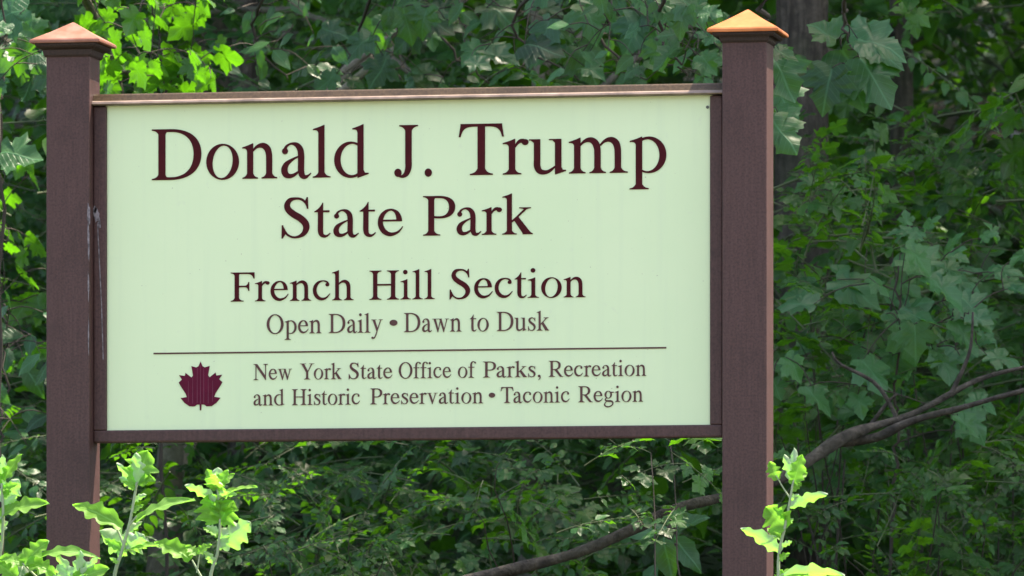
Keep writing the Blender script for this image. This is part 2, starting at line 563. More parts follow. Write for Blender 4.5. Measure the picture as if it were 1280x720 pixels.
def glyphs():
    g = {}
    def new(c, adv): g[c] = (G(), adv); return g[c][0]
    # capitals
    k = new('D', 722); k.box(104, 15, 200, 647); k.foot(104, 200, 16, 260, t=17); k.head(104, 200, 16, 260, 662, 17)
    A = np.concatenate([bez((190, 662), (230, 662), (270, 662), n=4), bez((270, 662), (530, 662), (685, 545), (685, 336), n=18)[1:], bez((685, 336), (685, 120), (520, 0), (270, 0), n=18)[1:], bez((270, 0), (230, 0), (190, 0), n=4)[1:]])
    B = np.concatenate([bez((190, 622), (230, 624), (275, 624), n=4), bez((275, 624), (460, 624), (580, 520), (580, 334), n=18)[1:], bez((580, 334), (580, 140), (460, 36), (275, 36), n=18)[1:], bez((275, 36), (230, 36), (190, 40), n=4)[1:]])
    k.pair(A, B)
    k = new('J', 389); k.box(172, 150, 268, 650); k.head(172, 268, 84, 362, 662, 17, 75)
    k.stroke((220, 200, 96), (220, 120, 94), (196, 45, 78), (150, 5, 50), (108, -2, 34), (75, 12, 30)); k.dot(64, 46, 54)
    k = new('T', 611); k.box(257, 15, 353, 650); k.foot(257, 353, 160, 452, t=17, b=85); k.box(40, 625, 570, 662)
    for sg in (-1, 1):
        X = lambda v: 305 + sg * v
        k.poly((X(262), 662), (X(288), 492), (X(264), 492), bez((X(264), 492), (X(240), 600), (X(200), 622), (X(90), 626), n=10)[1:], (X(90), 662))
    k = new('S', 556)
    k.stroke((452, 520, 20), (428, 585, 36), (360, 642, 40), (272, 655, 42), (180, 628, 72), (136, 548, 92), (160, 465, 104), (245, 388, 112), (350, 320, 114), (424, 240, 110), (440, 150, 98), (396, 62, 74), (310, 12, 44), (215, 10, 36), (130, 62, 34), (78, 165, 20))
    k.poly((448, 676), (466, 676), (474, 480), (452, 480), (420, 610)); k.poly((50, 210), (72, 210), (110, 60), (64, -14), (46, -14))
    k = new('P', 556); k.box(100, 15, 198, 650); k.foot(100, 198, 16, 296, t=17, b=80); k.head(100, 198, 16, 240, 662, 17)
    A = np.concatenate([bez((190, 662), (240, 664), (285, 662), n=5), bez((285, 662), (455, 660), (542, 590), (542, 478), n=14)[1:], bez((542, 478), (542, 360), (450, 285), (290, 285), n=14)[1:], bez((290, 285), (240, 285), (190, 290), n=5)[1:]])
    B = np.concatenate([bez((190, 622), (240, 626), (280, 624), n=5), bez((280, 624), (385, 622), (440, 570), (440, 475), n=14)[1:], bez((440, 475), (440, 375), (380, 322), (290, 322), n=14)[1:], bez((290, 322), (240, 322), (190, 326), n=5)[1:]])
    k.pair(A, B)
    k = new('R', 667); k.p = [q.copy() for q in g['P'][0].p]
    k.poly((255, 300), (375, 318), bez((375, 318), (480, 170), (600, 30), n=6)[1:], (659, 17), (659, 0), (510, 0))
    k = new('F', 556); k.box(100, 15, 198, 650); k.foot(100, 198, 12, 300, t=17, b=80); k.head(100, 198, 12, 240, 662, 17)
    k.box(190, 625, 520, 662); k.poly((500, 662), (546, 662), (546, 519), (524, 519), bez((524, 519), (500, 600), (460, 624), (350, 627), n=8)[1:], (350, 640))
    k.box(190, 324, 410, 360); k.poly((428, 440), (406, 440), bez((406, 440), (400, 372), (330, 358), n=6)[1:], (330, 326), bez((330, 326), (400, 314), (406, 240), n=6)[1:], (428, 240))
    k = new('H', 722); k.box(102, 15, 200, 647); k.box(519, 15, 617, 647); k.box(190, 320, 530, 358)
    for a, b, l, r in ((102, 200, 19, 296), (519, 617, 424, 702)): k.foot(a, b, l, r, t=17, b=80); k.head(a, b, l, r, 662, 17, 80)
    k = new('N', 722); k.box(110, 12, 148, 640); k.foot(110, 148, 12, 246, t=16, b=60); k.head(574, 612, 476, 707, 662, 16, 60)
    k.box(574, 60, 612, 650); k.poly((12, 662), (192, 662), (600, 150), (612, 60), (612, -11), (594, -11), (100, 600), (70, 632), (12, 646))
    k = new('O', 722); k.ring((361, 331), (327, 345), (361, 331), (222, 312), tilt=0)
    k = new('Y', 722); k.box(316, 15, 412, 300); k.foot(316, 412, 215, 514, t=17, b=80)
    k.poly((86, 650), (220, 650), (412, 330), (412, 270), (316, 270), (316, 290)); k.poly((555, 650), (610, 650), (412, 310), (395, 270), (370, 300))
    k.box(22, 645, 314, 662); k.box(465, 645, 703, 662)
    # small letters
    k = new('o', 500); k.ring((250, 225), (221, 235), (250, 225), (134, 212), tilt=-8)
    def arch(k, x):      # from stem right edge x to the next stem (x+173 .. x+257)
        k.stroke((x - 10, 355, 22), (x + 35, 402, 34), (x + 90, 428, 56), (x + 145, 424, 76), (x + 190, 385, 86), (x + 211, 320, 84), (x + 215, 240, 82), (x + 215, 120, 82))
        k.box(x + 174, 14, x + 256, 150)
    k = new('n', 500); k.box(80, 12, 162, 320); k.flag(80, 162, 460, 14); k.foot(80, 162, 16, 226); arch(k, 162); k.foot(336, 418, 275, 485)
    k = new('h', 500); k.box(80, 12, 162, 540); k.flag(80, 162, 683, 12); k.foot(80, 162, 12, 226); arch(k, 162); k.foot(336, 418, 275, 487)
    k = new('m', 778); k.box(80, 12, 162, 320); k.flag(80, 162, 460, 14); k.foot(80, 162, 16, 226); arch(k, 162); k.foot(336, 418, 275, 484)
    arch(k, 420); k.foot(594, 676, 533, 760)
    k = new('r', 333); k.box(84, 12, 166, 320); k.flag(84, 166, 460, 8); k.foot(84, 166, 8, 244)
    k.stroke((156, 345, 20), (192, 400, 34), (232, 430, 50), (275, 430, 58)); k.dot(292, 415, 44, 40)
    k = new('p', 500); k.box(83, -205, 165, 320); k.flag(83, 165, 460, 8); k.foot(83, 165, 5, 247, y=-217)
    k.ring((250, 225), (220, 236), (230, 220), (152, 204), -140, 140)
    k = new('d', 500); k.box(340, 60, 422, 540); k.flag(340, 422, 683, 272); k.poly((340, 70), (340, -10), (350, -10), (491, 38), (491, 52), (440, 56), (422, 90))
    k.ring((250, 225), (222, 236), (268, 228), (154, 202), 38, 322)
    k = new('a', 444); k.stroke((92, 372, 46), (112, 415, 32), (175, 446, 28), (245, 430, 62), (292, 375, 80), (306, 300, 84), (306, 180, 84), (306, 90, 84), (322, 32, 76), (362, 12, 54), (404, 30, 26), (440, 62, 12))
    k.dot(90, 350, 40, 42); k.stroke((280, 282, 20), (190, 240, 34), (112, 182, 66), (82, 112, 86), (100, 50, 82), (150, 26, 60), (212, 40, 42), (285, 92, 20))
    k = new('l', 278); k.box(94, 12, 176, 540); k.flag(94, 176, 683, 22); k.foot(94, 176, 19, 257)
    k = new('i', 278); k.box(96, 12, 178, 320); k.flag(96, 178, 460, 20); k.foot(96, 178, 18, 257); k.dot(130, 620, 52)
    k = new('u', 500); k.box(70, 150, 152, 438); k.box(9, 434, 152, 450); k.box(338, 70, 420, 438); k.box(262, 434, 420, 450)
    k.poly((70, 400), (70, 436), (30, 436)); k.poly((338, 400), (338, 436), (300, 436))
    k.stroke((111, 190, 82), (112, 105, 84), (140, 42, 74), (195, 22, 58), (262, 36, 42), (345, 98, 20)); k.poly((338, 80), (338, -8), (348, -8), (479, 36), (479, 50), (436, 54), (420, 90))
    k = new('t', 278); k.stroke((112, 440, 84), (112, 250, 84), (112, 110, 84), (130, 42, 72), (180, 16, 48), (225, 28, 30), (268, 68, 14)); k.poly((154, 579), (144, 579), bez((144, 579), (100, 480), (13, 434), n=7)[1:], (13, 418), (154, 418)); k.box(100, 418, 255, 450)
    k = new('e', 444); k.stroke((362, 250, 92), (356, 318, 84), (318, 400, 62), (240, 444, 32), (152, 416, 50), (86, 335, 74), (64, 235, 80), (86, 138, 84), (146, 62, 80), (232, 32, 64), (325, 58, 40), (385, 110, 24), (420, 162, 12)); k.box(70, 248, 400, 278)
    k = new('k', 500); k.box(84, 12, 166, 540); k.flag(84, 166, 683, 10); k.foot(84, 166, 7, 244); k.stroke((160, 210, 30), (260, 300, 30), (390, 425, 34)); k.foot(372, 400, 285, 478, 450, 15, 40, -1)
    k.poly((196, 240), (262, 305), (465, 40), (505, 16), (505, 0), (340, 0), (340, 18))
    k = new('s', 389); k.stroke((322, 345, 14), (298, 400, 28), (235, 440, 32), (165, 432, 50), (108, 385, 70), (116, 318, 80), (185, 262, 84), (258, 214, 86), (308, 155, 82), (308, 90, 68), (270, 30, 44), (200, 8, 28), (130, 22, 26), (82, 80, 22), (60, 150, 14)); k.poly((318, 450), (332, 450), (338, 318), (322, 318)); k.poly((50, 155), (66, 155), (78, 0), (54, -6))
    k = new('c', 444); k.stroke((372, 375, 44), (330, 425, 40), (250, 445, 30), (155, 415, 54), (86, 330, 78), (67, 230, 82), (90, 132, 86), (152, 60, 80), (240, 34, 62), (328, 66, 38), (408, 155, 14)); k.dot(348, 358, 44, 40)
    k = new('f', 333); k.box(103, 12, 185, 470); k.foot(103, 185, 20, 280); k.box(20, 418, 300, 450); k.stroke((144, 440, 82), (146, 550, 80), (180, 630, 62), (245, 664, 34), (310, 655, 32)); k.dot(332, 620, 38)
    k = new('v', 500); k.poly((70, 440), (164, 440), (284, 112), (262, -14), (240, -14)); k.poly((378, 440), (414, 440), (262, -14), (240, -14), (246, 30)); k.box(19, 434, 215, 450); k.box(318, 434, 477, 450)
    k = new('w', 722); k.poly((64, 440), (156, 440), (256, 112), (250, -14), (228, -14)); k.poly((336, 440), (372, 440), (250, -14), (228, -14)); k.poly((300, 440), (388, 440), (500, 112), (488, -14), (466, -14)); k.poly((590, 440), (624, 440), (488, -14), (466, -14)); k.box(12, 434, 400, 450); k.box(534, 434, 694, 450)
    k = new('y', 500); k.poly((64, 440), (160, 440), (284, 120), (240, 0)); k.stroke((400, 445, 34), (330, 270, 34), (250, 60, 36), (190, -95, 40), (130, -185, 44), (75, -190, 50)); k.box(14, 434, 220, 450); k.box(316, 434, 475, 450); k.dot(58, -180, 40)
    k = new('g', 500); k.ring((226, 302), (164, 158), (226, 302), (88, 134)); k.stroke((150, 170, 30), (96, 110, 52), (130, 56, 62), (240, 42, 74), (370, 30, 74), (430, -40, 58), (390, -130, 46), (270, -190, 42), (140, -185, 52), (62, -120, 54), (90, -40, 34), (160, 30, 26)); k.poly((330, 420), (470, 420), (470, 380), (350, 380))
    k = new('.', 250); k.dot(125, 42, 54)
    k = new(',', 250); k.dot(110, 42, 54); k.stroke((140, 30, 50), (150, -40, 40), (80, -130, 14))
    k = new('•', 350); k.dot(175, 330, 105)
    return g


GL = glyphs()
KERN = {('T', 'r'): -40, ('T', 'a'): -55, ('P', 'a'): -30, ('Y', 'o'): -70, ('F', 'r'): -10}


def word_polys(word):
    out, x, prev = [], 0, None
    for ch in word:
        x += KERN.get((prev, ch), 0)
        gl, adv = GL[ch]
        out += [p + np.array([x, 0.0]) for p in gl.p]
        x += adv; prev = ch
    lo = min(p[:, 0].min() for p in out); hi = max(p[:, 0].max() for p in out)
    return out, lo, hi


def flat_mesh(name, polysets, thick, mat):
    """union of flat polygons in x,z given per glyph group, as plates of some thickness; front towards -y"""
    bm = bmesh.new()
    for polys in polysets:
        V, Fs = [], []
        for p in polys:
            area = 0.5 * np.sum(p[:, 0] * np.roll(p[:, 1], -1) - np.roll(p[:, 0], -1) * p[:, 1])
            if abs(area) < 1e-14: continue
            if area < 0: p = p[::-1]
            Fs.append(list(range(len(V), len(V) + len(p))))
            V += [Vector((float(a), float(b))) for a, b in p]
        vo, eo, fo, _ov, _oe, of = delaunay_2d_cdt(V, [], Fs, 1, 1e-7)
        fo = [f for f, src in zip(fo, of) if len(src)]
        top = [bm.verts.new((v.x, -thick, v.y)) for v in vo]
        bot = {}
        ec = {}
        for f in fo:
            try: bm.faces.new([top[i] for i in f])
            except ValueError: continue
            for a, b in zip(f, list(f[1:]) + [f[0]]):
                ec[(a, b)] = 1
        for (a, b) in list(ec):
            if (b, a) not in ec:
                for q in (a, b):
                    if q not in bot: bot[q] = bm.verts.new((vo[q].x, 0, vo[q].y))
                try: bm.faces.new([top[b], top[a], bot[a], bot[b]])
                except ValueError: pass
    for v in [v for v in bm.verts if not v.link_faces]: bm.verts.remove(v)
    bm.normal_update()
    me = bpy.data.meshes.new(name)
    bm.to_mesh(me); bm.free()
    me.materials.append(mat)
    return me


# ------------------------------------------------------------------ ground
def build_ground():
    xs = np.concatenate([np.linspace(-150, -12, 14), np.linspace(-11, 9, 90), np.linspace(10, 150, 14)])
    ys = np.concatenate([np.linspace(-150, -17, 12), np.linspace(-16, 26, 150), np.linspace(27, 250, 24)])
    X, Y = np.meshgrid(xs, ys)
    Z = ground_z(X, Y)
    V = np.stack([X, Y, Z], -1).reshape(-1, 3)
    nx = len(xs)
    F = []
    for j in range(len(ys) - 1):
        for i in range(nx - 1):
            a = j * nx + i
            F += [(a, a + 1, a + nx + 1), (a, a + nx + 1, a + nx)]
    s = Soup(); s.add(V, F)
    o = link_mesh('ground', s.mesh('ground', [M['floor']]))
    tag(o, kind='structure')


build_ground()
m, nt, p = new_mat('bounce_road_surface')  # unseen pale road, added to bounce sunlight onto the board
n1 = noise(nt, 90, 5, objvec(nt)); n2 = noise(nt, 0.7, 4, objvec(nt))
c = mixc(nt, ramp(nt, n1, .3, .7), (0.24, 0.225, 0.20), (0.36, 0.34, 0.31))
c = mixc(nt, ramp(nt, n2, .4, .7), c, (0.27, 0.25, 0.22))
nt.links.new(c, p.inputs['Base Color']); p.inputs['Roughness'].default_value = 0.9
M['bounce_road'] = m
xs = np.linspace(-80, 80, 120); ys = np.linspace(-15.5, -4.0, 24)
X, Y = np.meshgrid(xs, ys)
Vr = np.stack([X, Y, ground_z(X, Y) + 0.015 + 0.03 * np.minimum(1, np.minimum(Y + 15.5, -4.0 - Y))], -1).reshape(-1, 3)
Fr = []
for j in range(23):
    for i in range(119):
        a = j * 120 + i
        Fr += [(a, a + 1, a + 121), (a, a + 121, a + 120)]
sr = Soup(); sr.add(Vr, np.array(Fr))
tag(link_mesh('bounce_road', sr.mesh('bounce_road', [M['bounce_road']])), kind='structure')

# ------------------------------------------------------------------ the park sign
def boxm(name, x0, x1, y0, y1, z0, z1, mat, parent, bev=0.004):
    bm = bmesh.new()
    bmesh.ops.create_cube(bm, size=1)
    for v in bm.verts:
        v.co = Vector((x0 if v.co.x < 0 else x1, y0 if v.co.y < 0 else y1, z0 if v.co.z < 0 else z1))
    if bev:
        bmesh.ops.bevel(bm, geom=list(bm.edges), offset=bev, segments=2, affect='EDGES', profile=0.6)
    me = bpy.data.meshes.new(name)
    bm.to_mesh(me); bm.free()
    me.materials.append(mat)
    return link_mesh(name, me, parent)


sign = empty('park_sign', (0, 0, float(ground_z(0, 0))), 'large pale green park name sign between two brown posts with copper caps', 'sign')


def sub(o, parent_part):                       # parent a mesh under a part (all parts share the thing's origin)
    o.parent = parent_part
    return o


def subm(name, me, part):
    o = bpy.data.objects.new(name, me)
    COL.objects.link(o)
    me.transform(Matrix.Translation(-sign.location))
    o.parent = part
    return o


PD = 0.090                                     # post depth


def post(pl, pr, ptop, capl, capr, caplow, capapex, capmat):
    x0, x1 = at(pl, 300, 0).x, at(pr, 300, 0).x
    zt = at((pl + pr) / 2, ptop, 0).z
    o = boxm('post', x0, x1, 0, PD, float(ground_z((x0 + x1) / 2, 0)) - 0.4, zt, M['brown'], sign, 0.004)
    cx, cy_ = (x0 + x1) / 2, PD / 2
    hw = (at(capr, 50, -0.03).x - at(capl, 50, -0.03).x) / 2
    # moulding under the cap: two stepped blocks, and the copper pyramid with a small drip edge
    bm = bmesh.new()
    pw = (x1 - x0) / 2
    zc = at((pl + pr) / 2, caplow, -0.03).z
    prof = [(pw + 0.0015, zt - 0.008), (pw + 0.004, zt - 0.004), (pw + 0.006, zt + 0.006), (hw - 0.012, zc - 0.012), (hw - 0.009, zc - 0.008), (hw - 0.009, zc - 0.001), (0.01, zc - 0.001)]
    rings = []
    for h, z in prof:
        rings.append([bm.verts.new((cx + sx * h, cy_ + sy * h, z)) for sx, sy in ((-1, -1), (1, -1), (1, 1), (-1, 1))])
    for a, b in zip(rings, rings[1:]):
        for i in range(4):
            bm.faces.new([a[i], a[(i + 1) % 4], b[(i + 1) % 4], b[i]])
    me = bpy.data.meshes.new('cap_molding'); bm.to_mesh(me); bm.free(); me.materials.append(M['shadow_molding'])
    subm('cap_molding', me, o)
    bm = bmesh.new()
    za = at((pl + pr) / 2, capapex, PD / 2).z
    prof = [(hw - 0.006, zc - 0.003), (hw, zc - 0.004), (hw + 0.0008, zc), (hw - 0.001, zc + 0.004), (hw * 0.5, zc + (za - zc) * 0.52), (0.0015, za)]
    rings = []
    for h, z in prof:
        rings.append([bm.verts.new((cx + sx * h, cy_ + sy * h, z)) for sx, sy in ((-1, -1), (1, -1), (1, 1), (-1, 1))])
    for a, b in zip(rings, rings[1:]):
        for i in range(4):
            bm.faces.new([a[i], a[(i + 1) % 4], b[(i + 1) % 4], b[i]])
    bm.faces.new(rings[-1]); bm.faces.new(list(reversed(rings[0])))
    bmesh.ops.bevel(bm, geom=[e for e in bm.edges if e.calc_length() > 0.02], offset=0.0012, segments=2, affect='EDGES')
    me = bpy.data.meshes.new('post_cap'); bm.to_mesh(me); bm.free(); me.materials.append(M[capmat])
    subm('post_cap', me, o)
    return o, x0, x1


pL, lx0, lx1 = post(57.5, 112, 66, 38, 125, 50.5, 28, 'copper_dull')
pR, rx0, rx1 = post(902.5, 958.5, 48, 886.5, 975, 36.5, 12, 'copper')

FY = 0.030                                     # frame front, set back from the post fronts
zrt = at(510, 109.8, FY - 0.012).z             # rail top
zrb = at(510, 124.6, FY - 0.012).z             # lip bottom
zfb = at(510, 549.8, FY).z                     # bottom of frame
zpb = at(510, 534.6, FY + 0.008).z             # bottom edge of the board
xpl = at(134, 300, FY + 0.008).x
xpr = at(888, 300, FY + 0.008).x
# top rail: a drip cap, profile in (y, z)
bm = bmesh.new()
h = zrt - zrb
prof = [(FY + 0.040, zrb), (FY + 0.004, zrb), (FY - 0.012, zrb + 0.000), (FY - 0.016, zrb + 0.0025), (FY - 0.014, zrb + h * 0.27), (FY - 0.008, zrb + h * 0.36),
        (FY - 0.006, zrb + h * 0.42), (FY + 0.001, zrt - 0.003), (FY + 0.004, zrt), (FY + 0.040, zrt)]
XA, XB = lx1 + 0.0005, rx0 - 0.0005
va = [bm.verts.new((XA, y, z)) for y, z in prof]; vb = [bm.verts.new((XB, y, z)) for y, z in prof]
for i in range(len(prof)):
    j = (i + 1) % len(prof)
    f_ = bm.faces.new([va[i], va[j], vb[j], vb[i]])
    f_.material_index = 1 if i in (2, 3, 4) else 0  # lip faces take the painted highlight
bm.faces.new(va); bm.faces.new(list(reversed(vb)))
bmesh.ops.recalc_face_normals(bm, faces=bm.faces)
me = bpy.data.meshes.new('top_rail'); bm.to_mesh(me); bm.free(); me.materials.append(M['rail']); me.materials.append(M['lip_highlight'])
link_mesh('top_rail', me, sign)
boxm('bottom_rail', XA + 0.0, XB - 0.004, FY, FY + 0.036, zfb, zpb, M['brown'], sign, 0.0035)
boxm('stile', XA, xpl, FY, FY + 0.036, zpb - 0.0, zrb - 0.0015, M['brown'], sign, 0.0025)
boxm('stile', xpr, XB - 0.004, FY, FY + 0.036, zpb, zrb - 0.0015, M['brown'], sign, 0.0025)
PY = FY + 0.008                                # board face, recessed in the frame
panel = boxm('panel', xpl - 0.004, xpr + 0.004, PY, PY + 0.012, zpb - 0.004, zrb + 0.003, M['panel'], sign, 0)

LINES = [  # words with their left and right edges, baseline rows at left and right end, capital height in photo pixels
    ('maroon', 64.0, [('Donald', 190, 461), ('J.', 493, 540), ('Trump', 573.5, 833)], (190, 224.5, 833, 216.0)),
    ('maroon', 49.5, [('State', 352, 504), ('Park', 529, 666)], (352, 297, 666, 293)),
    ('maroon', 36.5, [('French', 288.5, 442), ('Hill', 462, 543.5), ('Section', 562, 732)], (288, 377, 732, 371.5)),
    ('maroon_soft', 24.0, [('Open', 333.5, 402), ('Daily', 411, 478.5), ('•', 487, 497), ('Dawn', 505, 577), ('to', 587.5, 611), ('Dusk', 621, 686.5)], (333, 417.2, 687, 413.2)),
    ('maroon_soft', 20.0, [('New', 317, 365), ('York', 375, 427), ('State', 436, 490.5), ('Office', 498.5, 564), ('of', 572.5, 595), ('Parks,', 604, 676), ('Recreation', 686, 808)], (317, 474.8, 808, 470)),
    ('maroon_soft', 20.0, [('and', 317, 355.5), ('Historic', 365, 450), ('Preservation', 463, 604), ('•', 611, 619), ('Taconic', 626, 712), ('Region', 723, 804)], (317, 507, 804, 502)),
]
for mat, cap, words, (bx0, by0, bx1, by1) in LINES:
    a_, b_ = at(bx0, by0, PY), at(bx1, by1, PY)
    base_z = (a_.z + b_.z) / 2                 # the line is level on the board
    sz = cap * mpp(PY, (bx0 + bx1) / 2) / 662
    sets = []
    for word, x0, x1 in words:
        polys, lo, hi = word_polys(word)
        X0, X1 = at(x0, by0, PY).x, at(x1, by0, PY).x
        sx = (X1 - X0) / (hi - lo)
        sets.append([np.stack([X0 + (p[:, 0] - lo) * sx, base_z + p[:, 1] * sz], 1) for p in polys])
    me = flat_mesh('lettering', sets, 0.0012, M[mat])
    me.transform(Matrix.Translation((0, PY - 0.0003, 0)))
    subm('lettering', me, panel)
a_, b_ = at(192, 442.3, PY), at(833, 434.3, PY)
zc = (a_.z + b_.z) / 2
me = flat_mesh('rule_line', [[np.array([(a_.x, zc - 0.0016), (b_.x, zc - 0.0016), (b_.x, zc + 0.0016), (a_.x, zc + 0.0016)])]], 0.001, M['maroon_soft'])
me.transform(Matrix.Translation((0, PY - 0.0003, 0)))
subm('rule_line', me, panel)
half = [(0, 158), (19, 200), (39, 210), (84, 198), (70, 282), (84, 300), (139, 258), (145, 285), (199, 278), (172, 318), (202, 345), (182, 380), (140, 442), (126, 476), (184, 485),
        (147, 530), (102, 560), (57, 562), (32, 545), (9, 545), (6, 597)]
cen = at(250.8, 482, PY)
k_ = mpp(PY, 250) / 7.2
outl = [(x * k_, (374 - y) * k_) for x, y in half] + [(-x * k_, (374 - y) * k_) for x, y in reversed(half[1:])]
me = flat_mesh('leaf_emblem', [[np.array(outl) + np.array([cen.x, cen.z])]], 0.001, M['emblem'])
me.materials.append(M['emblem_line'])
bm = bmesh.new(); bm.from_mesh(me)
for vx, y0, y1 in ((-30, 215, 530), (30, 215, 530), (-72, 290, 535), (72, 290, 535), (-112, 330, 520), (112, 330, 520), (0, 190, 540)):
    f = bm.faces.new([bm.verts.new((cen.x + (vx + dx) * k_, -0.0014, cen.z + (374 - yy) * k_)) for dx, yy in ((-4, y1), (4, y1), (2, y0), (-2, y0))])
    f.material_index = 1
bm.to_mesh(me); bm.free()
me.transform(Matrix.Translation((0, PY - 0.0003, 0)))
subm('leaf_emblem', me, panel)


# small dark screw heads where the board is fixed to the frame
for px, py in ((884.5, 134),):
    c_ = at(px, py, PY)
    a_ = np.linspace(0, 2 * math.pi, 14, endpoint=False)
    me = flat_mesh('screw_head', [[np.stack([c_.x + .0032 * np.cos(a_), c_.z + .0032 * np.sin(a_)], 1)]], 0.002, M['screw'])
    me.transform(Matrix.Translation((0, PY - 0.0003, 0)))
    subm('screw_head', me, panel)


# scuff smudge and pale streaks on the left post's inner edge and stile
def blob(cx, cz, rx, rz, n=16, j=0.35):
    a = np.linspace(0, 2 * math.pi, n, endpoint=False)
    r = 1 + rng.uniform(-j, j, n)
    return np.stack([cx + rx * r * np.cos(a), cz + rz * r * np.sin(a)], 1)


sets = []
for px, py, rx, rz in ((121, 270, 4, 9), (119, 262, 2.5, 4), (124, 281, 2, 5)):
    c = at(px, py, FY); sets.append([blob(c.x, c.z, rx * .00162, rz * .00162)])
st = [at(x, y, FY) for x, y in ((122, 280), (124, 320), (127, 380), (129, 450))]
sets.append([np.array([(q.x - 0.0010, q.z) for q in st] + [(q.x + 0.0010, q.z) for q in reversed(st)])])
me = flat_mesh('pale_streak', sets, 0.0006, M['streak'])
me.transform(Matrix.Translation((0, FY - 0.0002, 0)))
o = link_mesh('pale_streak', me, sign)
sets = []
for py, rz, rx in ((268, 13, 2.0), (300, 25, 1.2), (355, 18, 1.0), (420, 22, .8)):
    c = at(110.8, py, 0); sets.append([blob(c.x, c.z, rx * .00162, rz * .00162)])
me = flat_mesh('pale_streak', sets, 0.0006, M['streak'])
me.transform(Matrix.Translation((0, -0.0002, 0)))
link_mesh('pale_streak', me, sign)

# ------------------------------------------------------------------ trees
def tree(px, wpx, Y, label, mat='bark', height=10.0, lean=(0, 0), crown_n=60, seg=18, crown_r=2.0, crown_z=4.2, group=None, ridge=0.06, far=None, arc=(0, 360)):
    global rng
    rng = np.random.default_rng(int(px * 7 + Y * 100 + (0 if far is None else far[0] * 31)) % 99991)
    c = at(px, 360, Y)
    if far is not None: c = Vector((far[0], far[1], 0))
    x, y = c.x, c.y
    gz = float(ground_z(x, y))
    r0 = wpx * mpp(Y, px) / 2 if far is None else wpx
    root = empty('tree', (x, y, gz), label, 'tree', group)
    n = 40
    t = np.linspace(0, 1, n)
    zz = gz - 0.25 + t * height
    P = np.stack([x + lean[0] * (zz - 1.5) + 0.05 * np.sin(3 * t + px) * t, y + lean[1] * (zz - 1.5) + 0.05 * np.cos(4 * t) * t, zz], 1)
    rad = r0 * (1.0 - 0.62 * t) * (1 + 0.7 * np.exp(-(zz - gz) / 0.22))
    V, F = tube(P, rad, seg, 0)
    # furrowed bark relief
    V = V.reshape(n, seg, 3)
    for i in range(n):
        for j in range(seg):
            d = V[i, j] - P[i]
            V[i, j] = P[i] + d * (1 + ridge * math.sin(j * 2.9 + 1.1 * math.sin(i * 0.8 + px)) + 0.03 * rng.normal())
    s = Soup(); s.add(V.reshape(-1, 3), F, 0)
    cs = Soup()
    for b in range(7):
        tb = rng.uniform(0.42, 0.95)
        k = int(tb * (n - 1))
        ang = R(rng.uniform(*arc))
        L = crown_r * rng.uniform(0.6, 1.1)
        e = P[k] + np.array((math.cos(ang) * L, math.sin(ang) * L, rng.uniform(0.3, 1.4)))
        mid = (P[k] + e) / 2 + np.array((0, 0, 0.25))
        path = smooth_path([P[k], mid, e], 8)
        V2, F2 = tube(path, np.linspace(rad[k] * 0.5, 0.012, 8), 6)
        s.add(V2, F2, 0)
        for _ in range(crown_n // 7):
            q = path[rng.integers(2, 8)] + rng.normal(size=3) * np.array((0.55, 0.55, 0.45))
            if q[2] < crown_z: q[2] = crown_z + rng.uniform(0, 1.2)
            a2 = rng.uniform(0, 2 * math.pi)
            put_spray(cs, 'maple_far', q, (math.cos(a2), math.sin(a2), rng.uniform(-.4, .3)), (rng.normal() * .3, rng.normal() * .3, 1), rng.uniform(1.6, 2.4))
    link_mesh('trunk', s.mesh('trunk', [M[mat]]), root)
    if crown_n:
        link_mesh('crown', cs.mesh('crown', [M['leaf_canopy'], M['twig']]), root)
    return root


T1 = tree(1000, 66, 6.6, 'large trunk with deeply furrowed grey bark just right of the right post', seg=30, height=16, crown_n=60, crown_r=1.6, crown_z=12.2, arc=(170, 260), ridge=0.09)
T2 = tree(303, 36, 8.5, 'dark straight trunk above the sign near its left end', height=10, crown_n=150, crown_r=2.0, crown_z=6.5)
T3 = tree(437, 27, 10.5, 'slim dark trunk above the sign right of the left trunk', height=10, crown_n=150, lean=(0.02, 0))
T4 = tree(1128, 32, 10.0, 'dark trunk in deep shade right of the furrowed trunk', height=10, crown_n=120, crown_r=1.5, crown_z=7.0)
tree(219, 47, 5.0, 'pale mossy broken trunk seen below the left part of the sign', 'bark_pale', 1.75, crown_n=0, lean=(0.03, 0.05), ridge=0.02, seg=20)
tree(676, 24, 6.5, 'thin brown dead trunk seen below the middle of the sign', 'bark_pale', 3.1, crown_n=0, lean=(0.02, 0.08), ridge=0.03)
# trees of the same wood that stand outside the picture and shade it
for i, (x, y) in enumerate(((5.4, 6.4), (5.6, 8.6), (7.6, 6.0), (3.2, 10.2), (-4.6, 6.5), (9.5, 9.5), (0.2, 12.5), (-3.4, 13.0), (4.8, 13.0), (-6.8, 10.5), (7.2, 12.5), (-5.6, 16.5), (-1.6, 16.5), (2.2, 16.0), (-8.5, 15.0), (-3.6, 20.0), (0.4, 20.5), (-7.4, 20.5), (5.5, 17.5))):
    tree(500 + 37 * i, 0.13, y, 'tall leafy shade tree out of view in the wood behind the sign', height=10.5, crown_n=210, crown_r=2.7, far=(x, y), group='unseen shade trees deeper in the wood')


tree(500, 0.12, 3.7, 'added shade tree out of view at the wood edge on the right', height=9.5, crown_n=200, crown_r=1.2, arc=(-85, 85), far=(3.4, 5.7))  # unseen tree, placed and shaped to shade the leaves behind the sign
rng = np.random.default_rng(5)

